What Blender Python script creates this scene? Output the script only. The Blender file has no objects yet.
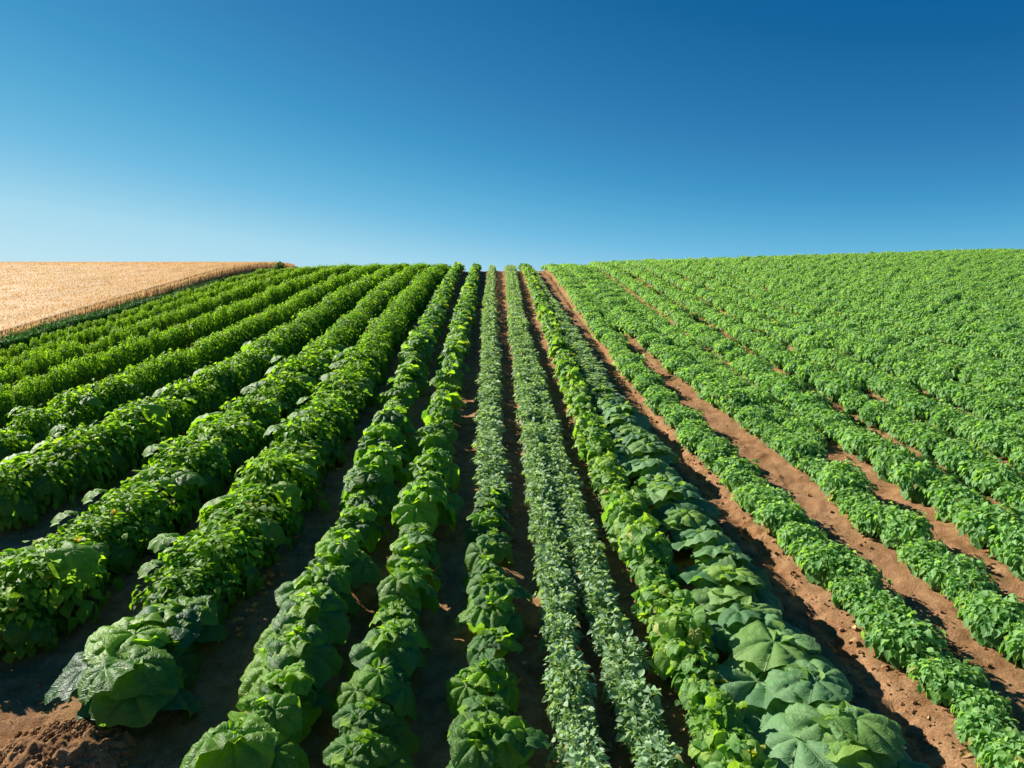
import bpy, math, random
import numpy as np
from mathutils import Vector, Matrix

rng = np.random.default_rng(11)
random.seed(11)
sc = bpy.context.scene
col = sc.collection
R = math.radians

# ------------------------------------------------------------------ terrain
S0 = math.tan(R(10.0))          # slope of the hillside
GR = -0.25                      # soil level under the canopy plane
CAM_Z = 3.5
PITCH = R(5.2)
F = 750.0


def crest_y(x):
    x = np.asarray(x, float)
    return 28.0 + np.clip(x - 1.0, 0, 26) * 0.30


def profile(d):
    """height gained along the fall line, d metres past the start of the crest"""
    rad = 60.0
    dmax = rad * (S0 + 0.12)
    dd = np.clip(d, 0, dmax)
    z = S0 * np.minimum(d, 0) + S0 * dd - dd * dd / (2 * rad)
    z = z - 0.12 * np.clip(d - dmax, 0, 180)
    return z


def smooth_noise(x, y, seed=0):
    xi = np.floor(x).astype(np.int64); yi = np.floor(y).astype(np.int64)
    fx = x - xi; fy = y - yi
    fx = fx * fx * (3 - 2 * fx); fy = fy * fy * (3 - 2 * fy)

    def h(a, b):
        n = (a * 374761393 + b * 668265263 + seed * 974634777) & 0x7fffffff
        n = ((n ^ (n >> 13)) * 1274126177) & 0x7fffffff
        n = (n ^ (n >> 16)) & 0xffffff
        return n / float(0xffffff)
    a = h(xi, yi); b = h(xi + 1, yi); c = h(xi, yi + 1); d = h(xi + 1, yi + 1)
    return (a * (1 - fx) + b * fx) * (1 - fy) + (c * (1 - fx) + d * fx) * fy


def fbm(x, y, octaves=4, seed=0):
    s = 0; a = 0.5
    for i in range(octaves):
        s = s + a * (smooth_noise(x, y, seed + i) - 0.5)
        x = x * 2.03 + 17.1; y = y * 2.03 + 5.3; a *= 0.5
    return s


def base_z(x, y):
    x = np.asarray(x, float); y = np.asarray(y, float)
    cy = crest_y(x)
    yy = np.where(y < -12, -12 + (y + 12) * 0.0, y)
    return GR + S0 * cy + profile(yy - cy)


# ------------------------------------------------------------------ crop rows in plan: (y, x) knots
ROWS = {
    'C0': [(3, -.13), (6.2, -.18), (8.2, -.22), (10.6, -.30), (14, -.41), (22, -.66), (36, -.92)],
    'R1a': [(3, .41), (4.5, .43), (8, .35), (14, .19), (18, .09), (36, -.20)],
    'R1b': [(3, .95), (4.5, .88), (8.2, .64), (14, .41), (18, .24), (36, -.02)],
    'R2a': [(3, 1.40), (4.6, 1.34), (8, 1.16), (15, 1.02), (36, .50)],
    'R2b': [(3, 2.10), (4.7, 1.97), (9, 1.68), (16, 1.38), (26, .96), (36, .66)],
    'R3': [(3, 3.35), (4.8, 3.2), (8.5, 2.85), (12, 2.48), (17, 2.25), (36, 1.72)],
    'R4': [(3, 4.25), (5.8, 4.05), (9.4, 3.85), (12, 3.58), (17, 3.15), (40, 2.45)],
    'L2': [(3, -.90), (8, -.94), (14, -1.15), (20, -1.26), (36, -1.62)],
    'L1': [(3, -1.52), (8.2, -1.58), (14, -1.93), (20, -2.05), (36, -2.42)],
    'A': [(3, -2.75), (11, -2.72), (17, -2.9), (36, -3.1)],
    'B': [(3, -4.3), (5.5, -4.15), (9, -3.88), (13, -3.72), (36, -3.95)],
    'C': [(6, -5.9), (8, -5.55), (10.6, -5.15), (13, -4.95), (17, -4.8), (36, -4.7)],
    'D': [(7, -6.9), (9.6, -6.62), (12, -6.38), (15, -6.15), (18, -5.9), (36, -5.7)],
    'E': [(9, -8.1), (11.4, -7.87), (14, -7.6), (19, -7.15), (36, -6.8)],
    'F': [(11, -9.0), (13, -8.86), (15, -8.68), (19.5, -8.4), (36, -8.0)],
    'G': [(12, -9.75), (14, -9.66), (21, -9.4), (36, -9.1)],
    'H': [(13, -10.5), (15.4, -10.4), (23, -10.15), (36, -10.0)],
    'W': [(-20, -11.6), (16, -11.15), (28, -10.95), (36, -10.85), (60, -10.8)],
}
ROWS['Q2'] = [(16, 2.80), (18.6, 2.66), (29, 2.15), (38, 1.95)]
ROWS['Q3'] = [(8, 4.46), (10, 4.30), (16, 3.95), (31, 3.35), (40, 3.05)]
NP = 27
for k in range(NP):
    x0 = 4.92 + k * .93
    ROWS['P%02d' % k] = [(3, x0 + .22), (7.6, x0 + .02), (12, x0 - .22), (31, x0 - .95 - .01 * k), (44, x0 - 1.15 - .02 * k)]


def row_x(name, y):
    k = ROWS[name]
    ys = [a for a, b in k]; xs = [b for a, b in k]
    # smoothed interpolation so that the rows bend gently
    return sum(np.interp(np.asarray(y, float) + o, ys, xs) for o in (-1.6, -.8, 0, .8, 1.6)) / 5


def ground_z(x, y):
    x = np.asarray(x, float); y = np.asarray(y, float)
    z = base_z(x, y)
    near = np.clip((60 - np.hypot(x, y)) / 20, 0, 1)
    bed = np.zeros_like(z)
    for n in ROWS:
        if n in ('W', 'Q2', 'Q3'):
            continue
        w = .30 if n[0] in 'ABCDEFGHP' or n in ('R3', 'R4') else .2
        bed = np.maximum(bed, np.exp(-((x - row_x(n, y)) / w) ** 2))
    z = z + near * (0.07 * bed + 0.10 * fbm(x * .9, y * .9, 3, 3) + 0.065 * fbm(x * 5, y * 5, 3, 9)
                    + 0.08 * np.abs(fbm(x * 16, y * 13, 3, 21)))
    # wheel rut along the wide path
    c = (row_x('R2b', y) + row_x('R3', y)) / 2 + .22
    r = np.exp(-((x - c) / .07) ** 2)
    z = z - near * r * (.035 + .03 * (np.sin(y * 2 * math.pi / .13) > 0.1))
    return z


def project(x, y, z):
    dx = np.asarray(x); dy = np.asarray(y); dz = np.asarray(z) - CAM_Z
    fwd = dy * math.cos(PITCH) - dz * math.sin(PITCH)
    up = dy * math.sin(PITCH) + dz * math.cos(PITCH)
    fwd = np.maximum(fwd, .01)
    return 512 + F * dx / fwd, 384 - F * up / fwd


# ------------------------------------------------------------------ node helpers
def new_mat(name):
    m = bpy.data.materials.new(name); m.use_nodes = True
    nt = m.node_tree; nt.nodes.clear()
    out = nt.nodes.new('ShaderNodeOutputMaterial')
    return m, nt, out


class N:
    def __init__(s, nt): s.nt = nt

    def n(s, t, **kw):
        a = s.nt.nodes.new(t)
        for k, v in kw.items(): setattr(a, k, v)
        return a

    def put(s, sock, v):
        if hasattr(v, 'links') or isinstance(v, bpy.types.NodeSocket): s.nt.links.new(v, sock)
        else: sock.default_value = v

    def math(s, op, a, b=0.0, c=None, clamp=False):
        m = s.n('ShaderNodeMath', operation=op, use_clamp=clamp)
        s.put(m.inputs[0], a); s.put(m.inputs[1], b)
        if c is not None: s.put(m.inputs[2], c)
        return m.outputs[0]

    def mix(s, f, a, b, bt='MIX'):
        m = s.n('ShaderNodeMix', data_type='RGBA', blend_type=bt)
        s.put(m.inputs[0], f); s.put(m.inputs[6], a); s.put(m.inputs[7], b)
        return m.outputs[2]

    def noise(s, vec, scale, detail=3.0, rough=.55):
        m = s.n('ShaderNodeTexNoise'); s.put(m.inputs['Scale'], scale)
        m.inputs['Detail'].default_value = detail; m.inputs['Roughness'].default_value = rough
        if vec is not None: s.nt.links.new(vec, m.inputs['Vector'])
        return m.outputs['Fac']

    def ramp(s, v, a, b, c=0.0, d=1.0):
        m = s.n('ShaderNodeMapRange'); s.put(m.inputs[0], v)
        for i, q in enumerate((a, b, c, d)): m.inputs[i + 1].default_value = q
        return m.outputs[0]


def leaf_material(name, dark, light, young, trans=.38, rough=.42, veins='mid', vein_w=1.0, bump=.3, spec=.5):
    """veins: 'mid' = ovate leaf with midrib, 'palm' = palmate broad leaf, None"""
    m, nt, out = new_mat(name); q = N(nt)
    at = q.n('ShaderNodeAttribute', attribute_name='tint')
    lf = q.n('ShaderNodeAttribute', attribute_name='leafco')
    oi = q.n('ShaderNodeObjectInfo')
    sp = q.n('ShaderNodeSeparateColor'); nt.links.new(at.outputs['Color'], sp.inputs[0])
    oc = q.n('ShaderNodeSeparateColor'); nt.links.new(oi.outputs['Color'], oc.inputs[0])
    tc = q.n('ShaderNodeTexCoord')
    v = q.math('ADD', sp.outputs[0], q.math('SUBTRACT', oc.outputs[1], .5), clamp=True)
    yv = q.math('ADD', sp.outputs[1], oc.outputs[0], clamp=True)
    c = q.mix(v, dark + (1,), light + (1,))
    c = q.mix(yv, c, young + (1,))
    c = q.mix(q.math('MULTIPLY', sp.outputs[2], .8), c, (.34, .27, .06, 1))
    mott = q.noise(tc.outputs['Object'], 34, 4)
    c = q.mix(q.ramp(mott, .35, .7, 0, .35), c, q.mix(1.0, c, (.62, .72, .55, 1), 'MULTIPLY'))
    xy = q.n('ShaderNodeSeparateXYZ'); nt.links.new(lf.outputs['Vector'], xy.inputs[0])
    X, Y = xy.outputs[0], xy.outputs[1]
    h = None
    if veins == 'palm':
        th = q.math('ARCTAN2', X, Y)
        r = q.math('SQRT', q.math('ADD', q.math('MULTIPLY', X, X), q.math('MULTIPLY', Y, Y)))
        s1 = q.math('ABSOLUTE', q.math('SINE', q.math('MULTIPLY', th, 3.5)))
        d1 = q.math('MULTIPLY', s1, q.math('ADD', r, .02))           # distance from main veins
        main = q.ramp(d1, .02 * vein_w, .075 * vein_w, 1, 0)
        w = q.math('ADD', q.math('MULTIPLY', r, 9.0), q.math('MULTIPLY', s1, -2.2))
        s2 = q.math('ABSOLUTE', q.math('SINE', q.math('MULTIPLY', w, math.pi)))
        side = q.math('MULTIPLY', q.ramp(s2, .05, .4, 1, 0), q.ramp(r, .12, .35))
        vv = q.math('MAXIMUM', main, q.math('MULTIPLY', side, .45))
        c = q.mix(q.math('MULTIPLY', vv, .45), c, (.22, .33, .12, 1))
        h = q.math('SUBTRACT', q.math('MULTIPLY', q.math('SUBTRACT', 1.0, vv), .7), 0.0)
    elif veins == 'mid':
        ax = q.math('ABSOLUTE', X)
        mid = q.ramp(ax, .03, .12, 1, 0)
        w = q.math('SUBTRACT', q.math('MULTIPLY', Y, 5.0), q.math('MULTIPLY', ax, 1.8))
        s2 = q.math('ABSOLUTE', q.math('SINE', q.math('MULTIPLY', w, math.pi)))
        side = q.ramp(s2, .05, .35, .5, 0)
        vv = q.math('MAXIMUM', mid, side)
        c = q.mix(q.math('MULTIPLY', vv, .35), c, (.18, .30, .10, 1))
        h = q.math('SUBTRACT', 1.0, vv)
    b = q.n('ShaderNodeBump'); b.inputs['Strength'].default_value = bump; b.inputs['Distance'].default_value = .012
    fine = q.noise(tc.outputs['Object'], 120, 3)
    hh = q.math('ADD', q.math('MULTIPLY', fine, .8), h if h is not None else 0.0)
    nt.links.new(hh, b.inputs['Height'])
    p = q.n('ShaderNodeBsdfPrincipled')
    nt.links.new(c, p.inputs['Base Color'])
    q.put(p.inputs['Roughness'], q.ramp(mott, .3, .7, rough - .07, rough + .12))
    p.inputs['Specular IOR Level'].default_value = spec
    nt.links.new(b.outputs[0], p.inputs['Normal'])
    t = q.n('ShaderNodeBsdfTranslucent')
    tcol = q.mix(1.0, c, (2.1, 2.0, .75, 1), 'MULTIPLY')
    nt.links.new(tcol, t.inputs['Color']); nt.links.new(b.outputs[0], t.inputs['Normal'])
    mx = q.n('ShaderNodeMixShader'); mx.inputs[0].default_value = trans
    nt.links.new(p.outputs[0], mx.inputs[1]); nt.links.new(t.outputs[0], mx.inputs[2])
    nt.links.new(mx.outputs[0], out.inputs[0])
    return m


def plain_material(name, ca, cb, scale=30, rough=.6, trans=0.0, bump=.3, bd=.01):
    m, nt, out = new_mat(name); q = N(nt)
    tc = q.n('ShaderNodeTexCoord')
    n1 = q.noise(tc.outputs['Object'], scale, 5)
    c = q.mix(q.ramp(n1, .35, .65), ca + (1,), cb + (1,))
    p = q.n('ShaderNodeBsdfPrincipled'); nt.links.new(c, p.inputs['Base Color'])
    p.inputs['Roughness'].default_value = rough
    b = q.n('ShaderNodeBump'); b.inputs['Strength'].default_value = bump; b.inputs['Distance'].default_value = bd
    nt.links.new(n1, b.inputs['Height']); nt.links.new(b.outputs[0], p.inputs['Normal'])
    if trans:
        t = q.n('ShaderNodeBsdfTranslucent'); nt.links.new(c, t.inputs['Color'])
        mx = q.n('ShaderNodeMixShader'); mx.inputs[0].default_value = trans
        nt.links.new(p.outputs[0], mx.inputs[1]); nt.links.new(t.outputs[0], mx.inputs[2])
        nt.links.new(mx.outputs[0], out.inputs[0])
    else:
        nt.links.new(p.outputs[0], out.inputs[0])
    return m


def soil_material():
    m, nt, out = new_mat('soil'); q = N(nt)
    tc = q.n('ShaderNodeTexCoord'); P = tc.outputs['Object']
    big = q.noise(P, .7, 4); med = q.noise(P, 6, 6, .6); fine = q.noise(P, 55, 8, .7)
    c = q.mix(q.ramp(med, .3, .7), (.135, .062, .022, 1), (.395, .238, .125, 1))
    c = q.mix(q.ramp(big, .35, .7, 0, .6), c, (.36, .21, .11, 1))
    c = q.mix(q.ramp(fine, .38, .72, 0, .7), c, (.13, .055, .025, 1))
    vo = q.n('ShaderNodeTexVoronoi'); vo.inputs['Scale'].default_value = 90; nt.links.new(P, vo.inputs['Vector'])
    c = q.mix(q.ramp(vo.outputs['Distance'], .08, .3, .5, 0), c, (.48, .31, .18, 1))
    p = q.n('ShaderNodeBsdfPrincipled'); nt.links.new(c, p.inputs['Base Color'])
    p.inputs['Roughness'].default_value = 1.0; p.inputs['Specular IOR Level'].default_value = .0
    b = q.n('ShaderNodeBump'); b.inputs['Strength'].default_value = .9; b.inputs['Distance'].default_value = .03
    hh = q.math('ADD', q.math('MULTIPLY', fine, .6), q.math('MULTIPLY', med, .8))
    nt.links.new(hh, b.inputs['Height']); nt.links.new(b.outputs[0], p.inputs['Normal'])
    nt.links.new(p.outputs[0], out.inputs[0])
    return m


M = {}
M['soil'] = soil_material()
M['squash'] = leaf_material('squash_leaf', (.016, .090, .028), (.075, .210, .055), (.24, .43, .015), .50, .40, 'palm', 1.0, .65, .38)
M['round'] = leaf_material('round_leaf', (.060, .170, .065), (.175, .330, .145), (.22, .36, .06), .36, .55, 'palm', 1.0, .55, .3)
M['bush'] = leaf_material('bush_leaf', (.018, .090, .010), (.140, .345, .025), (.30, .49, .018), .40, .52, 'mid', bump=.3, spec=.22)
M['herb'] = leaf_material('herb_leaf', (.125, .240, .115), (.360, .500, .300), (.22, .38, .08), .32, .48, 'mid', bump=.3, spec=.4)
M['potato'] = leaf_material('potato_leaf', (.090, .24, .065), (.270, .48, .170), (.36, .52, .10), .42, .48, 'mid', bump=.3, spec=.3)
M['bean'] = leaf_material('bean_leaf', (.050, .175, .030), (.150, .32, .055), (.28, .42, .05), .42, .48, 'mid', bump=.4, spec=.35)
M['stem'] = plain_material('green_stem', (.16, .28, .05), (.24, .36, .09), 40, .5, .2)
M['petal_orange'] = plain_material('orange_petal', (.75, .24, .03), (.85, .36, .06), 30, .6, .3)
M['petal_yellow'] = plain_material('yellow_petal', (.80, .55, .04), (.85, .66, .10), 30, .6, .3)
M['dry'] = plain_material('dry_leaf', (.42, .26, .10), (.55, .36, .16), 40, .8, .2)


# ------------------------------------------------------------------ geometry bags
class Bag:
    """collects quads (a quad whose last two indices are equal is written as a triangle)"""
    def __init__(s): s.V = []; s.U = []; s.T = []; s.Q = []; s.MI = []; s.n = 0

    def add(s, V, Q, U=None, tint=(.5, 0), mi=0):
        V = np.asarray(V, float); Q = np.asarray(Q, int)
        s.V.append(V); s.U.append(np.zeros((len(V), 2)) if U is None else U)
        t = np.zeros((len(V), 4)); t[:, 0] = tint[0]; t[:, 1] = tint[1]; t[:, 3] = 1
        if len(V) < 300 and rng.random() < .007: t[:, 2] = U_(.3, 1)
        s.T.append(t); s.Q.append(Q + s.n); s.MI.append(np.full(len(Q), mi)); s.n += len(V)

    def arrays(s):
        return (np.concatenate(s.V), np.concatenate(s.U), np.concatenate(s.T), np.concatenate(s.Q), np.concatenate(s.MI))


def mesh_from(name, arr, mats, smooth=True):
    V, U, T, Q, MI = arr
    me = bpy.data.meshes.new(name)
    tri = Q[:, 2] == Q[:, 3]
    tot = np.where(tri, 3, 4)
    start = np.concatenate(([0], np.cumsum(tot)[:-1]))
    mask = np.ones((len(Q), 4), bool); mask[tri, 3] = False
    loops = Q[mask]
    me.vertices.add(len(V)); me.vertices.foreach_set('co', V.astype(np.float32).ravel())
    me.loops.add(len(loops)); me.loops.foreach_set('vertex_index', loops.astype(np.int32))
    me.polygons.add(len(Q)); me.polygons.foreach_set('loop_start', start.astype(np.int32))
    me.polygons.foreach_set('material_index', MI.astype(np.int32))
    me.polygons.foreach_set('use_smooth', np.full(len(Q), smooth))
    for m in mats: me.materials.append(m)
    a = me.attributes.new('leafco', 'FLOAT2', 'POINT'); a.data.foreach_set('vector', U.astype(np.float32).ravel())
    a = me.attributes.new('tint', 'FLOAT_COLOR', 'POINT'); a.data.foreach_set('color', T.astype(np.float32).ravel())
    me.update(calc_edges=True); me.validate()
    return me


def frame(az, pitch, roll):
    """local +Y along the heading, +Z the leaf's upper face"""
    d = np.array([math.cos(az) * math.cos(pitch), math.sin(az) * math.cos(pitch), math.sin(pitch)])
    up = np.array([-math.cos(az) * math.sin(pitch), -math.sin(az) * math.sin(pitch), math.cos(pitch)])
    sd = np.cross(d, up)
    c, s = math.cos(roll), math.sin(roll)
    x = sd * c + up * s; z = up * c - sd * s
    return np.array([x, d, z])          # rows: images of local X, Y, Z


def grid_quads(nr, nc):
    i = np.arange(nr - 1)[:, None] * nc + np.arange(nc - 1)[None]
    return np.stack([i, i + 1, i + nc + 1, i + nc], -1).reshape(-1, 4)


def ovate(L, W, fold=.25, droop=.25, seg=4, cols=3, ruffle=0.0, pw=.75):
    t = np.linspace(0, 1, seg + 1)
    w = W * np.sin(math.pi * np.clip(t, 0, 1) ** pw); w[0] = W * .08; w[-1] = W * .02
    u = np.linspace(-1, 1, cols)
    X = w[:, None] * u[None]
    Z = fold * np.abs(X) - droop * L * (t[:, None] ** 2) + 0 * X
    if ruffle:
        ph = rng.random() * 6
        Z = Z + ruffle * np.abs(u[None]) ** 1.5 * np.sin(t[:, None] * 17 + ph + u[None] * 2) * (np.sin(math.pi * t[:, None]))
    Y = L * t[:, None] + 0 * X
    V = np.stack([X, Y, Z], -1).reshape(-1, 3)
    U = np.stack([np.broadcast_to(u[None], X.shape), np.broadcast_to(t[:, None], X.shape)], -1).reshape(-1, 2)
    return V, grid_quads(seg + 1, cols), U


def broad(Rr, na=42, nr=5, droop=.5, pleat=.10, lobes=.06, warp=.2, cup=0.0):
    th = np.linspace(-math.pi, math.pi, na + 1)
    a = np.abs(th)
    r = .92 + .10 * np.cos(th) + lobes * np.cos(5 * th) + lobes * .5 * np.cos(7 * th)
    notch = np.clip((a - 2.55) / (math.pi - 2.55), 0, 1)
    r = r * (1 - .82 * notch ** 1.6)
    r = r * (1 + .022 * np.sin(31 * th) + .02 * rng.standard_normal(na + 1))
    rr = np.linspace(0, 1, nr + 1)[1:] ** .85
    p1, p2 = rng.random(2) * 6.28
    Rm = rr[:, None] * r[None] * Rr
    X = Rm * np.sin(th)[None]; Y = Rm * np.cos(th)[None]
    q = rr[:, None] + 0 * th[None]
    Z = (pleat * Rr * np.abs(np.sin(3.5 * th))[None] ** .8 * np.sin(q * 2.2)
         - droop * Rr * q ** 2 * (.75 + .45 * np.cos(th * 1 + (p1 - 3) * .2)[None])
         + warp * Rr * q ** 2 * np.cos(2 * th + p1)[None] * .5
         + .05 * Rr * q ** 3 * np.sin(9 * th + p2)[None] + cup * Rr * q
         + (.022 * Rr * np.sin(q * 24 - 5 * np.abs(np.sin(3.5 * th))[None]) * np.clip(q * 2, 0, 1) if nr > 4 else 0))
    V = np.concatenate([[[0, 0, 0]], np.stack([X, Y, Z], -1).reshape(-1, 3)])
    nc = na + 1
    Q = grid_quads(nr, nc) + 1
    fan = np.array([[0, 1 + j + 1, 1 + j, 1 + j] for j in range(na)])
    fan = fan[:, [0, 2, 1, 1]]
    U = V[:, :2] / Rr
    return V, np.concatenate([fan, Q[:, [0, 3, 2, 1]]])[:, :], U


def put(bag, shape, pos, az, pitch, roll=0, tint=(.5, 0), mi=0):
    V, Q, U = shape
    bag.add(V @ frame(az, pitch, roll) + np.asarray(pos), Q, U, tint, mi)


def tube(bag, pts, r0, r1, sides=5, tint=(.5, .3), mi=0):
    pts = np.asarray(pts, float); n = len(pts)
    V = []
    for i, p in enumerate(pts):
        d = pts[min(i + 1, n - 1)] - pts[max(i - 1, 0)]; d /= np.linalg.norm(d) + 1e-9
        a = np.cross(d, [0.3, .9, .1]); a /= np.linalg.norm(a); b = np.cross(d, a)
        r = r0 + (r1 - r0) * i / (n - 1)
        for k in range(sides):
            t = 2 * math.pi * k / sides
            V.append(p + r * (a * math.cos(t) + b * math.sin(t)))
    Q = []
    for i in range(n - 1):
        for k in range(sides):
            k2 = (k + 1) % sides
            Q.append([i * sides + k, i * sides + k2, (i + 1) * sides + k2, (i + 1) * sides + k])
    bag.add(V, Q, None, tint, mi)


def bezier(p0, p1, p2, n=6):
    t = np.linspace(0, 1, n)[:, None]
    return (1 - t) ** 2 * np.asarray(p0) + 2 * t * (1 - t) * np.asarray(p1) + t ** 2 * np.asarray(p2)


U_ = lambda a, b: rng.uniform(a, b)


# ---- squash plant: broad leaves on petioles round a short stem
def squash_bags(kind=0, lod=0):
    fol = Bag(); stem = Bag()
    n = int(U_(6, 9))
    na, nr = (56, 12) if lod == 0 else (14, 2)
    az0 = U_(0, 6.28)
    for i in range(n):
        az = az0 + i * 2.399 + U_(-.3, .3)
        inner = i < n * .4
        rad = U_(.03, .10) if inner else U_(.12, .22)
        hgt = U_(.34, .44) if inner else U_(.20, .34)
        Rr = U_(.13, .19) if inner else U_(.17, .26)
        pitch = -U_(.0, .35) if inner else -U_(.35, .95)
        if kind == 1:                       # rounder, flatter leaves held up
            Rr *= 1.12; pitch *= .6
        P = np.array([math.cos(az) * rad, math.sin(az) * rad, hgt])
        tint = (U_(.1, .95), max(0, U_(-.6, .5)) if not inner else (U_(.35, .95) if rng.random() < .5 else U_(0, .35)))  # inner leaves tinted lime: backlit tops put into the colour
        put(fol, broad(Rr, na, nr, droop=U_(.25, .55), pleat=U_(.14, .24), lobes=U_(.02, .08) * (1 - .8 * kind), warp=U_(.1, .45)),
            P, az, pitch, U_(-.35, .35), tint)
        tube(stem, bezier([math.cos(az) * .02, math.sin(az) * .02, .03], [math.cos(az) * rad * .4, math.sin(az) * rad * .4, hgt * .8], P), .008, .0055, 5)
    for i in range(3 if kind == 0 else 1):     # upright blades the sun shines through
        az = U_(0, 6.28); P = np.array([math.cos(az) * .05, math.sin(az) * .05, U_(.26, .34)])
        put(fol, broad(U_(.10, .165), 40, 6, droop=U_(-.2, .3), pleat=.15, warp=.3), P, az, U_(.1, .9), U_(-.3, .3), (U_(.4, 1), U_(.45, 1)))
        tube(stem, bezier([0, 0, .03], [0, 0, .2], P), .008, .0055, 5)
    for i in range(6 if lod == 0 else 4):     # young leaves at the growing tip
        az = U_(0, 6.28)
        P = np.array([U_(-.06, .06), U_(-.06, .06), U_(.36, .47)])
        L = U_(.05, .10)
        put(fol, ovate(L, L * .42, .5, U_(-.2, .3), 4, 5, .006), P, az, U_(-.2, .9), U_(-.5, .5), (U_(.5, 1), U_(.35, .95)))
    tube(stem, bezier([0, 0, -.03], [U_(-.03, .03), U_(-.03, .03), .2], [U_(-.03, .03), U_(-.03, .03), .46]), .013, .006, 6)
    return fol, stem


def dome_leaves(bag, n, rx, ry, rz, z0, Lr, wr=.36, seg=3, cols=3, young=.15, lobes=4, droop=.3, ruffle=0.0, inner=.7, tmin=.0, hang=0.0):
    """leaves spread through a lumpy mound"""
    cent = [(U_(-.35, .35) * rx, U_(-.35, .35) * ry, U_(-.1, .12) * rz, U_(.6, .85)) for _ in range(lobes)] + [(0, 0, 0, .85)]
    for i in range(n):
        c = cent[int(U_(0, len(cent)))]
        az = U_(0, 6.28); el = math.asin(U_(-.12, 1))
        k = c[3] * U_(inner, 1.0)
        d = np.array([math.cos(az) * math.cos(el), math.sin(az) * math.cos(el), math.sin(el)])
        P = np.array([c[0] + d[0] * rx * k, c[1] + d[1] * ry * k, z0 + c[2] + d[2] * rz * k])
        if P[2] < .01: P[2] = .01
        L = U_(*Lr)
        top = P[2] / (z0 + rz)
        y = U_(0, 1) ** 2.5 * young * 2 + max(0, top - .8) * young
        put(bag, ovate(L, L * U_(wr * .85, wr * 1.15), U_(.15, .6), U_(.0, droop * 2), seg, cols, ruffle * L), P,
            az + U_(-.9, .9) * (1 - .4 * hang), (1 - hang) * (el * .7 - U_(.2, 1.0) + .25) + hang * (el - math.pi / 2 + U_(-.15, .5)), U_(-.8, .8) * (1 - .5 * hang), (np.clip(U_(tmin, 1) * (.25 + .75 * min(1, top)) , 0, 1), min(1, y) * min(1, top + .1)))  # lower leaves older and darker; shaded flanks also put into the tint


# ---- leafy bush of the left hedge rows
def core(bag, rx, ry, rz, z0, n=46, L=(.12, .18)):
    """dark leaves added inside the plant that close it to the light"""
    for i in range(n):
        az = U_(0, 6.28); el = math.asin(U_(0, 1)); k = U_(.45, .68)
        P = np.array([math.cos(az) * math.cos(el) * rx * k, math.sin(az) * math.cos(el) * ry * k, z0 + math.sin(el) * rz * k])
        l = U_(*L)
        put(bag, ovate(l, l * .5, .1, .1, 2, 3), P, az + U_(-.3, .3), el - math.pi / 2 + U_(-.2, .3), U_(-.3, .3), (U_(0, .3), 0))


def bush_bags(lod=0, big=True):
    fol = Bag(); bl = Bag()
    if lod == 0:
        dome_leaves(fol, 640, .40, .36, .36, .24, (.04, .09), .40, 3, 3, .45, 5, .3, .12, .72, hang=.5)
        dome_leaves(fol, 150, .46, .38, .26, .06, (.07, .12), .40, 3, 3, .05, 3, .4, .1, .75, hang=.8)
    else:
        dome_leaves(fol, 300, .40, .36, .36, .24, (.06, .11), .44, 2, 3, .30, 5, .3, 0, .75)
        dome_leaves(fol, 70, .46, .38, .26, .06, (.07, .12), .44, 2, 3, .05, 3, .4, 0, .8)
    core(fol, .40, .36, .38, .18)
    if big:
        for i in range(6):
            az = i * 1.05 + U_(-.3, .3)
            low = i % 6 != 0
            rad = U_(.26, .36); hgt = U_(.16, .32) if low else U_(.40, .52)
            P = np.array([math.cos(az) * rad, math.sin(az) * rad * .8, hgt])
            put(bl, broad(U_(.12, .19), 40, 6, droop=U_(.4, .8), pleat=U_(.08, .16), warp=U_(.1, .4)), P, az, -U_(.5, 1.2) if low else -U_(.0, .5), U_(-.3, .3),
                (U_(.1, .8), 0 if low else U_(0, .4)))
    return fol, bl


def herb_bags(lod=0):
    fol = Bag()
    if lod == 0:
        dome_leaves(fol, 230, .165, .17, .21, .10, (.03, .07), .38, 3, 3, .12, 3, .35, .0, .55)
    else:
        dome_leaves(fol, 90, .17, .17, .21, .09, (.05, .08), .42, 2, 3, .12, 3, .35, .0, .65)
    return fol


def potato_bags(lod=0):
    fol = Bag()
    if lod == 0:
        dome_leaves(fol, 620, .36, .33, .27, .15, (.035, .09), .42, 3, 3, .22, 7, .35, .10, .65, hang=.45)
        core(fol, .36, .33, .27, .10)
    else:
        dome_leaves(fol, 270, .40, .36, .27, .14, (.06, .10), .44, 2, 3, .22, 6, .35, .0, .7, hang=.45)
        core(fol, .38, .34, .27, .10, 26)
    return fol


def bean_bags(lod=0):
    fol = Bag()
    if lod == 0:
        for i in range(46):
            az = U_(0, 6.28); el = math.asin(U_(-.1, 1)); k = U_(.6, 1)
            put(fol, broad(U_(.045, .095), 26, 3, droop=U_(.1, .9), pleat=U_(.1, .3), lobes=.05, warp=U_(.3, .9)),
                (math.cos(az) * math.cos(el) * .19 * k, math.sin(az) * math.cos(el) * .2 * k, .15 + math.sin(el) * .28 * k),
                az + U_(-.7, .7), .6 * (el - math.pi / 2) + U_(-.5, .7), U_(-.6, .6), (U_(.2, 1), U_(0, 1) ** 2))
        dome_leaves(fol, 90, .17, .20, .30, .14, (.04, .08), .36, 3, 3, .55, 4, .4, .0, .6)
    else:
        dome_leaves(fol, 130, .20, .20, .28, .12, (.06, .11), .42, 2, 3, .40, 4, .4, .0, .65)
    return fol


def add_stems(b, rx, h):
    for i in range(6):
        a = i * 1.05 + U_(-.3, .3); q = U_(.6, .95) * rx
        tube(b, bezier([0, 0, -.03], [math.cos(a) * q * .3, math.sin(a) * q * .3, h * .5], [math.cos(a) * q, math.sin(a) * q, h * U_(.6, .95)], 4), .006, .003, 4, mi=1)
    return b


PROTO = {}


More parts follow.
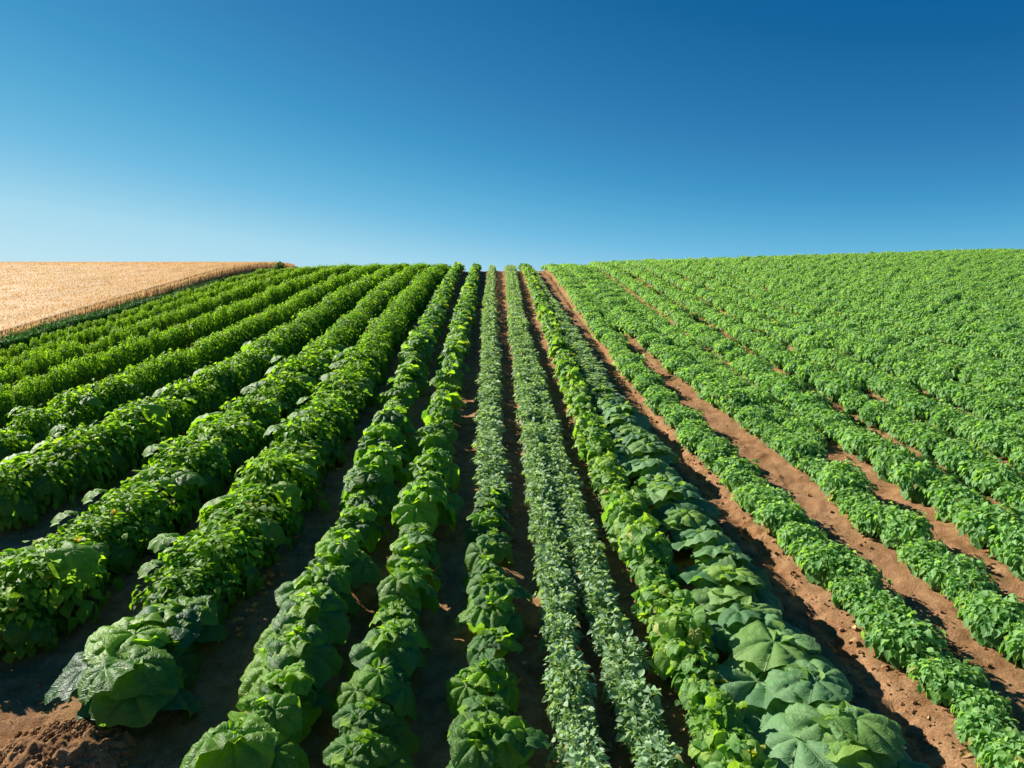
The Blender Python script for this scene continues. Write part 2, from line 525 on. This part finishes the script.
def make_proto(kind, nvar):
    out = []
    for i in range(nvar):
        if kind == 'squash_plant' or kind == 'round_squash_plant':
            f, s = squash_bags(1 if kind[0] == 'r' else 0)
            out.append([('foliage', mesh_from(kind + '_foliage', f.arrays(), [M['round' if kind[0] == 'r' else 'squash']])),
                        ('stem', mesh_from(kind + '_stem', s.arrays(), [M['stem']]))])
        elif kind == 'hedge_plant':
            f, b = bush_bags(0)
            out.append([('foliage', mesh_from('hedge_foliage', f.arrays(), [M['bush']])),
                        ('broad_foliage', mesh_from('hedge_broad_foliage', b.arrays(), [M['squash']]))])
        elif kind == 'far_hedge_plant':
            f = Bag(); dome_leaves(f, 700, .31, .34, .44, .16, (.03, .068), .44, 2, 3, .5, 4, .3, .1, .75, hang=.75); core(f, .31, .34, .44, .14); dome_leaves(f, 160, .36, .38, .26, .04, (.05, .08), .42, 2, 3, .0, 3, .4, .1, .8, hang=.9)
            out.append([('', mesh_from('far_hedge_foliage', add_stems(f, .3, .5).arrays(), [M['bush'], M['stem']]))])
        elif kind == 'herb_plant':
            out.append([('', mesh_from('herb_foliage', add_stems(herb_bags(0), .14, .26).arrays(), [M['herb'], M['stem']]))])
        elif kind == 'potato_plant':
            out.append([('', mesh_from('potato_foliage', add_stems(potato_bags(0), .34, .36).arrays(), [M['potato'], M['stem']]))])
        elif kind == 'bean_plant':
            out.append([('', mesh_from('bean_foliage', add_stems(bean_bags(0), .17, .4).arrays(), [M['bean'], M['stem']]))])
    PROTO[kind] = out


for k, n in (('squash_plant', 9), ('round_squash_plant', 6), ('hedge_plant', 7), ('far_hedge_plant', 5), ('herb_plant', 7), ('potato_plant', 8), ('bean_plant', 7)):
    make_proto(k, n)

def far_hedge_lod():
    f = Bag()
    dome_leaves(f, 330, .31, .34, .44, .16, (.045, .085), .46, 2, 3, .5, 4, .3, 0, .78, hang=.75)
    core(f, .31, .34, .44, .14)
    dome_leaves(f, 60, .36, .38, .26, .04, (.06, .10), .44, 2, 3, .0, 3, .4, 0, .8, hang=.9)
    return f.arrays()


LOD = {'hedge': [far_hedge_lod() for _ in range(5)],
       'herb': [herb_bags(1).arrays() for _ in range(5)],
       'potato': [potato_bags(1).arrays() for _ in range(6)],
       'bean': [bean_bags(1).arrays() for _ in range(5)]}


def merged(name, lods, items, mat, label):
    """items: x, y, z, rot, sx, sz, tr, ty -> one mass mesh"""
    Vs, Us, Ts, Qs, MI = [], [], [], [], []; n = 0
    for (x, y, z, rot, sx, sz, tr, ty) in items:
        V, U, T, Q, mi = lods[int(rng.integers(len(lods)))]
        c, s = math.cos(rot), math.sin(rot)
        W = np.stack([(V[:, 0] * c - V[:, 1] * s) * sx + x, (V[:, 0] * s + V[:, 1] * c) * sx + y, V[:, 2] * sz + z], -1)
        T2 = T.copy(); T2[:, 0] = np.clip(T2[:, 0] + tr, 0, 1); T2[:, 1] = np.clip(T2[:, 1] + ty, 0, 1)
        Vs.append(W); Us.append(U); Ts.append(T2); Qs.append(Q + n); MI.append(mi); n += len(V)
    me = mesh_from(name, (np.concatenate(Vs), np.concatenate(Us), np.concatenate(Ts), np.concatenate(Qs), np.concatenate(MI)), [mat])
    o = bpy.data.objects.new(name, me); col.objects.link(o)
    o['kind'] = 'stuff'; o['label'] = label; o['category'] = 'crop plants'
    o.color = (0, .5, 0, 1)
    return o


# ------------------------------------------------------------------ planting
ORD = ('first second third fourth fifth sixth seventh eighth ninth tenth eleventh twelfth thirteenth fourteenth fifteenth sixteenth '
       'seventeenth eighteenth nineteenth twentieth').split()
ROWTXT = {
    'C0': 'the centre row', 'L2': 'first row left of centre', 'L1': 'second row left of centre',
    'A': 'third row left of centre', 'B': 'fourth row left of centre', 'C': 'fifth row left of centre',
    'D': 'sixth row left of centre', 'E': 'seventh row left of centre', 'F': 'the third row from the wheat',
    'G': 'the second row from the wheat', 'H': 'the row beside the wheat',
    'R1a': 'left twin herb row', 'R1b': 'right twin herb row',
    'R2a': 'lime row near the wide path', 'R2b': 'row edging the wide path',
    'R3': 'row between both paths', 'R4': 'first row right of both paths',
}
ROWTXT['Q2'] = 'far row filling the middle path'; ROWTXT['Q3'] = 'row left of the potato field'
for k in range(NP):
    ROWTXT['P%02d' % k] = '%s row right of both paths' % (ORD + ['far'] * 20)[k + 1]

LOOK = {
    'squash_plant': ('broad-leaved blue-green squash plant', 'squash plant'),
    'round_squash_plant': ('round-leaved pale green squash plant', 'squash plant'),
    'hedge_plant': ('bushy dark green hedge plant', 'crop plant'),
    'far_hedge_plant': ('small bushy bright green plant', 'crop plant'),
    'herb_plant': ('small silvery green herb plant', 'herb plant'),
    'potato_plant': ('leafy mid green potato plant', 'potato plant'),
    'bean_plant': ('yellowish green crinkled bean plant', 'bean plant'),
}
plants = []      # kind, row, x, y, scale_xy, scale_z, youth, tone


def sow(kind, row, y0, y1, dy, sx=1.0, sz=1.0, youth=0.0, jit=.05, sjit=.12):
    y = y0 + U_(0, dy)
    while y < y1:
        ss = 1 + U_(-sjit, sjit)
        x = float(row_x(row, y)) + U_(-jit, jit)
        f = np.clip((y - y0) / (y1 - y0), 0, 1)
        g = lambda a: (a[0] + (a[1] - a[0]) * f) if isinstance(a, tuple) else a
        plants.append([kind, row, x, y, g(sx) * ss, g(sz) * ss * (1 + U_(-.08, .08)), g(youth) + U_(-.06, .06), U_(.35, .65)])
        y += dy * U_(.85, 1.15)


sow('squash_plant', 'L1', 3.6, 15.5, .42, (1.15, .90), (1.12, .95), (.15, .25), .06, .2)
sow('squash_plant', 'L2', 3.6, 15.5, .40, (1.02, .78), (1.05, .85), (.15, .25), .05, .2)
sow('squash_plant', 'C0', 3.6, 8.3, .40, (1.05, .72), (1.0, .8), .1, .05, .2)
sow('bean_plant', 'L1', 15.3, 23, .30, (1.35, 1.3), (1.0, .9), (.10, -.35), .04)
sow('bean_plant', 'L1', 23, 37, .27, (1.3, .6), (.9, .85), (-.35, -.7), .04)
sow('bean_plant', 'L2', 15.3, 23, .30, (1.25, 1.15), (.95, .85), (.06, -.35), .04)
sow('bean_plant', 'L2', 23, 37, .27, (1.15, .55), (.85, .8), (-.35, -.7), .04)
sow('herb_plant', 'C0', 7.9, 20, .19, (1.1, 1.1), (1.1, 1.0), (0, .05), .035)
sow('herb_plant', 'C0', 20, 37, .22, (1.2, .5), (1.0, .85), (.05, .1), .03)
sow('herb_plant', 'R1a', 3.7, 20, .12, (.82, .85), (1.15, 1.0), (0, .1), .035, .22)
sow('herb_plant', 'R1a', 20, 37, .18, (.9, .7), (1.0, .8), (.1, .1), .03)
sow('herb_plant', 'R1b', 3.7, 20, .12, (.92, .8), (1.1, .9), (0, .1), .035, .22)
sow('herb_plant', 'R1b', 20, 37, .18, (.8, .7), (.9, .8), (.1, .1), .03)
sow('bean_plant', 'R2a', 3.7, 17, .22, (1.0, .95), (1.15, .9), (.02, .12), .04, .2)
sow('bean_plant', 'R2a', 17, 37, .26, (.95, .8), (.9, .75), (-.05, -.6), .03)
sow('round_squash_plant', 'R2b', 3.9, 12.5, .44, (1.35, .95), (1.0, .75), 0, .06)
sow('herb_plant', 'R2b', 12, 37, .22, (1.9, .5), (1.0, .7), -.05, .05)
sow('squash_plant', 'A', 4.9, 6.0, .42, 1.6, 1.05, -.45, .08)
sow('hedge_plant', 'A', 5.9, 15, .42, (1.15, 1.1), (1.05, 1.05), (.18, .15), .05)
sow('hedge_plant', 'B', 5.5, 15, .42, (1.15, 1.05), (1.1, 1.05), (.2, .18), .05)
sow('hedge_plant', 'C', 7.0, 15, .42, 1.0, 1.15, .22, .05)
sow('hedge_plant', 'D', 8.5, 12, .42, .9, 1.1, .25, .05)
for n_, y_, a_, h_, t_ in (('A', 14.8, 1.15, 1.15, .08), ('B', 14.8, 1.1, 1.2, .08), ('C', 14.8, 1.0, 1.25, .12), ('D', 11.8, .76, 1.2, .22), ('E', 9.5, .62, 1.15, .26),
                           ('F', 11, .54, 1.0, .26), ('G', 12.5, .42, .78, .28), ('H', 13.5, .38, .62, .28)):
    sow('far_hedge_plant', n_, y_, 24, .32, a_, h_, t_, .03, .06)
    sow('far_hedge_plant', n_, 24, 37, .36, (a_, a_ * .85), (h_, h_ * .30), t_, .03, .06)
sow('potato_plant', 'R3', 3.8, 37, .24, (.68, .74), (.82, .65), (.0, .08), .07, .2)
sow('potato_plant', 'R4', 4.2, 38, .27, (.70, 1.15), (.88, .65), (.0, .08), .08, .2)
sow('potato_plant', 'Q2', 18.8, 37, .25, (.45, .62), (.7, .6), (.0, .05), .04, .18)
sow('potato_plant', 'Q3', 10.3, 38, .25, (.60, .75), (.8, .6), (.0, .05), .04, .18)
for k in range(NP):
    sow('potato_plant', 'P%02d' % k, 5.5 + k * .8, 44, .29, (.84, .50), (.98, .88), (.0, .12), .05, .14)

# the limit of individuals per kind, largest in the picture first
LIMIT = {'squash_plant': 300, 'round_squash_plant': 300, 'hedge_plant': 300, 'far_hedge_plant': 230, 'herb_plant': 300, 'potato_plant': 300, 'bean_plant': 300}
A_ = np.array([[p[2], p[3]] for p in plants])
Z_ = ground_z(A_[:, 0], A_[:, 1])
u, v = project(A_[:, 0], A_[:, 1], Z_ + .25)
dist = np.hypot(np.hypot(A_[:, 0], A_[:, 1]), CAM_Z - Z_)
mass = {'hedge': [], 'herb': [], 'potato': [], 'bean': []}
MASSKEY = {'far_hedge_plant': 'hedge', 'hedge_plant': 'hedge', 'herb_plant': 'herb', 'potato_plant': 'potato', 'bean_plant': 'bean'}
order = np.argsort(dist)
count = {}; rowseen = {}
first_of = {}
for i in order:
    kind, row, x, y, sx, sz, youth, tone = plants[i]
    r = 260 * sx / dist[i]
    inside = (-r < u[i] < 1024 + r) and v[i] < 768 + r * .8
    if kind in ('squash_plant', 'round_squash_plant', 'hedge_plant') and not inside:
        continue
    c = count.get(kind, 0)
    vis = inside and y < crest_y(x) + 5.5
    if not vis or c >= LIMIT[kind]:
        if kind in MASSKEY and (y < crest_y(x) + 8.5) and (abs(x) < 30) and -260 < u[i] < 1284:
            mass[MASSKEY[kind]].append((x, y, Z_[i] - .01, U_(0, 6.28), sx, sz, (tone - .5) * .8, youth + .10 * float(fbm(x * .35, y * .35, 3, 5))))
        continue
    count[kind] = c + 1
    fully = 0 <= u[i] <= 1024 and v[i] <= 770
    k = rowseen.get((kind, row), 0)
    if fully: rowseen[(kind, row)] = k + 1
    look, cat = LOOK[kind]
    rowtxt = ROWTXT[row]
    if not fully:
        label = look + ' at the picture edge in ' + rowtxt
        grp = 'plants at the picture edge in ' + rowtxt
    elif k < 20:
        label = '%s %s in %s' % ('nearest' if k == 0 else ORD[k] + ' nearest', look, rowtxt)
        grp = look.split(' ')[-2] + ' plants of ' + rowtxt
    else:
        label = 'distant %s in %s' % (look, rowtxt)
        grp = look.split(' ')[-2] + ' plants of ' + rowtxt
    parts = PROTO[kind][int(rng.integers(len(PROTO[kind])))]
    name = {'far_hedge_plant': 'bushy_plant', 'round_squash_plant': 'squash_plant'}.get(kind, kind)
    if len(parts) == 1:
        root = bpy.data.objects.new(name, parts[0][1]); col.objects.link(root)
        root.color = (youth, tone, 0, 1)
    else:
        root = bpy.data.objects.new(name, None); root.empty_display_size = .1; col.objects.link(root)
        for pn, me in parts:
            ch = bpy.data.objects.new(pn, me); col.objects.link(ch); ch.parent = root
            ch.color = (youth, tone, 0, 1)
    root.location = (x, y, float(Z_[i]) - .01)
    rot = U_(0, 6.28) if kind not in ('hedge_plant',) else U_(-.5, .5) + (math.pi if rng.random() < .5 else 0)
    root.rotation_euler = (0, 0, rot)
    root.scale = (sx, sx, sz)
    root['label'] = label; root['category'] = cat; root['group'] = grp
    first_of.setdefault((kind, row), root)

merged('distant_hedge_plants', LOD['hedge'], mass['hedge'], M['bush'], 'bushy green crop rows running over the crest on the left')
merged('distant_herb_plants', LOD['herb'], mass['herb'], M['herb'], 'fine silvery herb rows thinning towards the crest')
merged('distant_potato_plants', LOD['potato'], mass['potato'], M['potato'], 'dense green potato field spreading to the crest on the right')
merged('distant_bean_plants', LOD['bean'], mass['bean'], M['bean'], 'narrow bright green rows near the crest')
its = []
for k in range(1, NP):
    for y in np.arange(8.0 + .2 * k, 42, .24):
        x_ = float(row_x('P%02d' % k, y)) - .40 + U_(-.14, .14)
        uu, vv = project(x_, y, float(base_z(x_, y)))
        if uu < 1090 and y < crest_y(x_) + 6:
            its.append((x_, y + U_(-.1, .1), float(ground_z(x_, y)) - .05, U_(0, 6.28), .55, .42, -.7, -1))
cv = merged('ground_cover', LOD['potato'], its, M['bush'], 'low dark foliage closing the furrows of the right-hand field')
cv['category'] = 'ground cover'
print('individuals', count, {k: len(v_) for k, v_ in mass.items()})

# ------------------------------------------------------------------ ground sheet
def axis(lo, hi, seg):
    """seg: list of (to, step) walking from lo"""
    out = [lo]
    for to, st in seg:
        while out[-1] < to - 1e-6: out.append(out[-1] + (st(out[-1]) if callable(st) else st))
    return np.array(out)


far = lambda a: max(1.0, abs(a) * .12)
xs = axis(-2500, 2500, [(-30, far), (-12, .5), (-5, .12), (5.5, .035), (10, .10), (32, .5), (2500, far)])
ys = axis(-2500, 2500, [(-8, far), (3, .5), (11, .04), (20, .10), (38, .25), (70, 1.0), (2500, far)])
XX, YY = np.meshgrid(xs, ys)
ZZ = ground_z(XX, YY)
b = Bag(); b.add(np.stack([XX, YY, ZZ], -1).reshape(-1, 3), grid_quads(len(ys), len(xs)))
g = bpy.data.objects.new('ground', mesh_from('ground', b.arrays(), [M['soil']])); col.objects.link(g)
g['kind'] = 'structure'; g['label'] = 'reddish brown tilled soil of the hillside field'


# ------------------------------------------------------------------ clods
def rock(bag, P, r, sides=6, tint=(.5, 0)):
    rings = 4
    V = []; ph = rng.random(3) * 6
    for i in range(rings + 1):
        t = math.pi * i / rings
        for k in range(sides):
            a = 2 * math.pi * k / sides
            q = r * (1 + .35 * math.sin(3 * a + ph[0]) * math.sin(2 * t + ph[1]) + U_(-.15, .15))
            V.append([P[0] + q * math.sin(t) * math.cos(a), P[1] + q * math.sin(t) * math.sin(a), P[2] + .7 * q * math.cos(t)])
    Q = [[i * sides + k, (i + 1) * sides + k, (i + 1) * sides + (k + 1) % sides, i * sides + (k + 1) % sides] for i in range(rings) for k in range(sides)]
    bag.add(V, Q, None, tint)


b = Bag()
N_CL = 5200
cx, cyy, cr = [], [], []
for i in range(N_CL):
    y = 3.5 + 12 * rng.random() ** 1.6
    if rng.random() < .45:
        a, c_ = float(row_x('R2b', y)) + .25, float(row_x('R3', y)) - .15
    else:
        a, c_ = -4.5, 6.0
    cx.append(U_(a, c_)); cyy.append(y); cr.append(.004 + .022 * rng.random() ** 4)
cz = ground_z(np.array(cx), np.array(cyy))
for x, y, z, r in zip(cx, cyy, cz, cr): rock(b, (x, y, z + r * .3), r, 5)
o = bpy.data.objects.new('soil_clods', mesh_from('soil_clods', b.arrays(), [M['soil']], False)); col.objects.link(o)
o['kind'] = 'stuff'; o['label'] = 'small crumbled soil clods scattered over the paths'

# heap of loose soil at the foot of the nearest left plant
hx, hy = -2.98, 4.62
b = Bag()
for i in range(2600):
    a = U_(0, 6.28); q = .46 * math.sqrt(rng.random())
    x = hx + q * math.cos(a) * 1.1; y = hy + q * math.sin(a) * .8
    h = .19 * max(0, 1 - (q / .46) ** 2)
    rock(b, (x, y, float(ground_z(x, y)) + h - .01 + U_(-.015, .015)), .005 + .018 * rng.random() ** 2.5, 5)
n = 90
gx, gy = np.meshgrid(np.linspace(-.5, .5, n), np.linspace(-.4, .4, n))
q = np.sqrt((gx / .5) ** 2 + (gy / .37) ** 2)
hz = ground_z(gx + hx, gy + hy) + .19 * np.clip(1 - q ** 2, -.3, 1) + .10 * fbm(gx * 14, gy * 14, 5, 4)
b.add(np.stack([gx + hx, gy + hy, hz], -1).reshape(-1, 3) * 1.0, grid_quads(n, n))
o = bpy.data.objects.new('soil_heap', mesh_from('soil_heap', b.arrays(), [M['soil']])); col.objects.link(o)
o['label'] = 'crumbly heap of brown soil under the nearest plant at lower left'; o['category'] = 'soil heap'

# ------------------------------------------------------------------ wheat
def wheat_material():
    m, nt, out = new_mat('wheat'); q = N(nt)
    tc = q.n('ShaderNodeTexCoord'); P = tc.outputs['Object']
    at = q.n('ShaderNodeAttribute', attribute_name='tint')
    sp = q.n('ShaderNodeSeparateColor'); nt.links.new(at.outputs['Color'], sp.inputs[0])
    mp = q.n('ShaderNodeMapping'); mp.inputs['Scale'].default_value = (.9, .12, 1); nt.links.new(P, mp.inputs[0])
    st = q.noise(mp.outputs[0], 1.2, 5)
    f1 = q.noise(P, 14, 6, .7)
    c = q.mix(q.ramp(st, .35, .65), (.62, .39, .155, 1), (.77, .51, .23, 1))
    c = q.mix(q.ramp(f1, .35, .65, 0, .5), c, (.58, .36, .15, 1))
    c = q.mix(q.math('MULTIPLY', sp.outputs[0], .25), c, (.80, .53, .24, 1))
    p = q.n('ShaderNodeBsdfPrincipled'); nt.links.new(c, p.inputs['Base Color']); p.inputs['Roughness'].default_value = .75
    t = q.n('ShaderNodeBsdfTranslucent'); nt.links.new(c, t.inputs['Color'])
    mx = q.n('ShaderNodeMixShader'); mx.inputs[0].default_value = .35
    nt.links.new(p.outputs[0], mx.inputs[1]); nt.links.new(t.outputs[0], mx.inputs[2])
    nt.links.new(mx.outputs[0], out.inputs[0])
    return m


M['wheat'] = wheat_material()
WH = .50
b = Bag()
wx = axis(0, 60, [(14, .16), (60, .6)]); wy = np.arange(6, 46, .16)
DX, WY = np.meshgrid(wx, wy)
WX = row_x('W', WY) - .12 - DX
z0 = base_z(WX, WY)
zz = z0 + (WH - .075) * np.clip(DX / .12, 0, 1) + .06 * fbm(WX * 2.5, WY * 2.5, 4, 31) - np.where(DX < .05, .1, 0)
b.add(np.stack([WX, WY, zz], -1).reshape(-1, 3), grid_quads(len(wy), len(wx))[:, ::-1])
nst = 150000
sx_ = row_x('W', np.zeros(1))
yy = rng.uniform(8, 38, nst); dx = rng.random(nst) ** 1.3 * 30
xx = row_x('W', yy) - dx
keep = (project(xx, yy, base_z(xx, yy) + WH)[0] > -520)
xx, yy, dx = xx[keep], yy[keep], dx[keep]; nst = len(xx)
zb = base_z(xx, yy); hh = WH * rng.uniform(.88, .95, nst)
an = rng.uniform(0, math.pi, nst); ln = rng.uniform(-.05, .05, (nst, 2)); w = rng.uniform(.006, .013, nst)
ca, sa = np.cos(an) * w, np.sin(an) * w
bot = np.where(dx < .5, 0.0, .25)
pts = np.stack([
    np.stack([xx - ca * .3, yy - sa * .3, zb + bot], -1), np.stack([xx + ca * .3, yy + sa * .3, zb + bot], -1),
    np.stack([xx + ln[:, 0] * .7 + ca * .4, yy + ln[:, 1] * .7 + sa * .4, zb + hh - .09], -1), np.stack([xx + ln[:, 0] * .7 - ca * .4, yy + ln[:, 1] * .7 - sa * .4, zb + hh - .09], -1),
    np.stack([xx + ln[:, 0] + ca, yy + ln[:, 1] + sa, zb + hh - .03], -1), np.stack([xx + ln[:, 0] - ca, yy + ln[:, 1] - sa, zb + hh - .03], -1),
    np.stack([xx + ln[:, 0] * 1.3, yy + ln[:, 1] * 1.3, zb + hh + .01], -1)], 1)
base = (np.arange(nst) * 7)[:, None]
Q = np.concatenate([base + np.array([0, 1, 2, 3]), base + np.array([3, 2, 4, 5]), base + np.array([5, 4, 6, 6])])
b.add(pts.reshape(-1, 3), Q, None)
b.T[-1][:, 0] = np.repeat(rng.random(nst), 7)
o = bpy.data.objects.new('wheat', mesh_from('wheat', b.arrays(), [M['wheat']])); col.objects.link(o)
o['kind'] = 'stuff'; o['label'] = 'ripe golden wheat field beyond the green rows at upper left'; o['category'] = 'wheat'

# dark foliage added to stand for the shade band between the wheat and the first crop row
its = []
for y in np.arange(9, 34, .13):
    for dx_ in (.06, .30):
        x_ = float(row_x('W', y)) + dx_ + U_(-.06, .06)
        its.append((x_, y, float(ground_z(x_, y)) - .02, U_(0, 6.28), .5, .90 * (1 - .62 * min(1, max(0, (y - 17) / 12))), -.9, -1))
wd = merged('shade band', LOD['hedge'], its, M['bush'], 'dark green foliage added as the shade band along the wheat edge')
wd['category'] = 'shade band'

# dark shrub at the far corner of the wheat
b = Bag(); s = Bag()
dome_leaves(b, 420, .32, .32, .42, .30, (.05, .10), .42, 2, 3, .0, 5, .3, 0, .5)
for i in range(6): tube(s, bezier([0, 0, -.05], [U_(-.1, .1), U_(-.1, .1), .3], [U_(-.25, .25), U_(-.25, .25), U_(.4, .62)]), .014, .004)
root = bpy.data.objects.new('shrub', None); col.objects.link(root)
for nm, bb, mt in (('foliage', b, M['bush']), ('stem', s, M['stem'])):
    c = bpy.data.objects.new(nm, mesh_from('shrub_' + nm, bb.arrays(), [mt])); col.objects.link(c); c.parent = root; c.color = (-.2, -.1, 0, 1)
root.location = (-9.85, 32.2, float(base_z(-9.85, 32.2))); root.scale = (.8, .8, .8); root['label'] = 'dark green shrub on the crest at the far corner of the wheat'; root['category'] = 'shrub'


# ------------------------------------------------------------------ blossoms and dry leaves as things on the soil / parts of plants
def blossom_mesh(mat, n=5, r=.035):
    b = Bag()
    for i in range(n):
        put(b, ovate(r * 1.2, r * .5, .3, -.1, 3, 3), (0, 0, 0), i * 2 * math.pi / n + U_(-.2, .2), U_(.2, .7), 0)
    rock(b, (0, 0, .006), .008, 5)
    return mesh_from('blossom', b.arrays(), [mat])


def child_at(root, name, me, world, rot):
    c = bpy.data.objects.new(name, me); col.objects.link(c); c.parent = root
    Mw = Matrix.Translation(root.location) @ root.rotation_euler.to_matrix().to_4x4() @ Matrix.Diagonal((*root.scale, 1))
    loc = Mw.inverted() @ Vector(world)
    c.location = loc; c.rotation_euler = rot
    return c


bo = [blossom_mesh(M['petal_orange']) for _ in range(3)]; by = [blossom_mesh(M['petal_yellow'], 5, .04) for _ in range(2)]
roots = [o_ for o_ in bpy.data.objects if o_.name.startswith('hedge_plant') and o_.type == 'EMPTY']


def nearest(x, y):
    return min(roots, key=lambda r_: (r_.location.x - x) ** 2 + (r_.location.y - y) ** 2)


for i in range(26):          # orange blossoms trailing at the soil on the right of the third row
    y = 5.7 + abs(rng.normal(0, 1.0)) if i < 18 else U_(6, 10)
    x = float(row_x('A', y)) + .47 + U_(-.08, .09)
    r_ = nearest(x - .45, y)
    child_at(r_, 'blossom', bo[i % 3], (x, y, float(ground_z(x, y)) + U_(.03, .10)), (U_(-.4, .4), U_(-.4, .4), U_(0, 6)))
for i in range(14):          # yellow blossoms on the fourth row
    y = U_(5.2, 8); x = float(row_x('B', y)) + U_(.1, .42)
    r_ = nearest(x - .2, y)
    child_at(r_, 'blossom', by[i % 2], (x, y, float(ground_z(x, y)) + U_(.22, .48)), (U_(-.9, .1), U_(-.4, .4), U_(0, 6)))

b = Bag()
for i in range(230):         # dead leaves on the dark soil between the middle rows
    y = 3.8 + 9 * rng.random() ** 1.5
    n_ = ['R1a', 'R1b', 'R2a', 'C0', 'L2', 'A', 'R2a', 'R2a', 'R3'][int(U_(0, 9))]
    x = float(row_x(n_, y)) + random.choice((-1, 1)) * U_(.10, .30)
    L = U_(.03, .10)
    put(b, ovate(L, L * .3, .6, U_(-.3, .5), 4, 3, .01), (x, y, float(ground_z(x, y)) + .012), U_(0, 6.28), U_(-.2, .4), U_(-.6, .6))
o = bpy.data.objects.new('dead_leaves', mesh_from('dead_leaves', b.arrays(), [M['dry']])); col.objects.link(o)
o['kind'] = 'stuff'; o['label'] = 'withered brown leaves littering the soil between rows'

# ------------------------------------------------------------------ light, sky, camera
SUN_EL, SUN_AZ = 34.0, 58.0          # azimuth: degrees to the left of the view direction
d = Vector((-math.sin(R(SUN_AZ)) * math.cos(R(SUN_EL)), math.cos(R(SUN_AZ)) * math.cos(R(SUN_EL)), math.sin(R(SUN_EL))))
L = bpy.data.lights.new('sun', 'SUN'); L.energy = 5.0; L.angle = R(.5); L.color = (1, .94, .84)
lo = bpy.data.objects.new('sun', L); col.objects.link(lo); lo.rotation_euler = (-d).to_track_quat('-Z', 'Y').to_euler()
w = bpy.data.worlds.new('World'); sc.world = w; w.use_nodes = True
nt = w.node_tree; nt.nodes.clear(); q = N(nt)
sky = q.n('ShaderNodeTexSky'); sky.sky_type = 'NISHITA'; sky.sun_disc = False
sky.sun_elevation = R(SUN_EL); sky.sun_rotation = R(-SUN_AZ)
sky.altitude = 900; sky.air_density = 1.0; sky.dust_density = .15; sky.ozone_density = 3.5
sg = q.n('ShaderNodeSeparateColor'); nt.links.new(sky.outputs[0], sg.inputs[0])
lev = q.math('MULTIPLY', sg.outputs[1], .1)       # brightness of the sky texture, graded to a deep polarised blue
cr = q.n('ShaderNodeValToRGB'); cr.color_ramp.interpolation = 'LINEAR'
st_ = [(.0, (.002, .075, .26)), (.19, (.001, .105, .31)), (.23, (.009, .130, .34)), (.31, (.032, .205, .465)), (.39, (.055, .31, .58)),
       (.46, (.10, .405, .67)), (.54, (.165, .50, .755)), (.70, (.38, .69, .85)), (1.0, (.58, .81, .89))]
el = cr.color_ramp.elements
el[0].position, el[0].color = st_[0][0], (*st_[0][1], 1)
el[1].position, el[1].color = st_[-1][0], (*st_[-1][1], 1)
for p_, c_ in st_[1:-1]:
    e_ = el.new(p_); e_.color = (*c_, 1)
nt.links.new(lev, cr.inputs[0])
vm = q.n('ShaderNodeVectorMath', operation='SCALE'); nt.links.new(cr.outputs[0], vm.inputs[0])
nt.links.new(q.math('MULTIPLY', q.math('MAXIMUM', lev, 1.0), 8.9), vm.inputs['Scale'])
bg = q.n('ShaderNodeBackground'); bg.inputs[1].default_value = .05
nt.links.new(vm.outputs[0], bg.inputs[0])
wo = q.n('ShaderNodeOutputWorld'); nt.links.new(bg.outputs[0], wo.inputs[0])

cam = bpy.data.cameras.new('camera'); cam.lens = 36 * F / 1024; cam.sensor_width = 36; cam.clip_end = 8000
co = bpy.data.objects.new('camera', cam); col.objects.link(co)
co.location = (0, 0, CAM_Z); co.rotation_euler = (R(90) - PITCH, 0, 0)
sc.camera = co
sc.view_settings.view_transform = 'Standard'; sc.view_settings.look = 'None'
sc.view_settings.exposure = 1.18; sc.view_settings.gamma = 1
sc.cycles.use_denoising = True
sc.cycles.max_bounces = 6; sc.cycles.diffuse_bounces = 3; sc.cycles.glossy_bounces = 2; sc.cycles.transmission_bounces = 4
sc.cycles.use_adaptive_sampling = True; sc.cycles.adaptive_threshold = .02
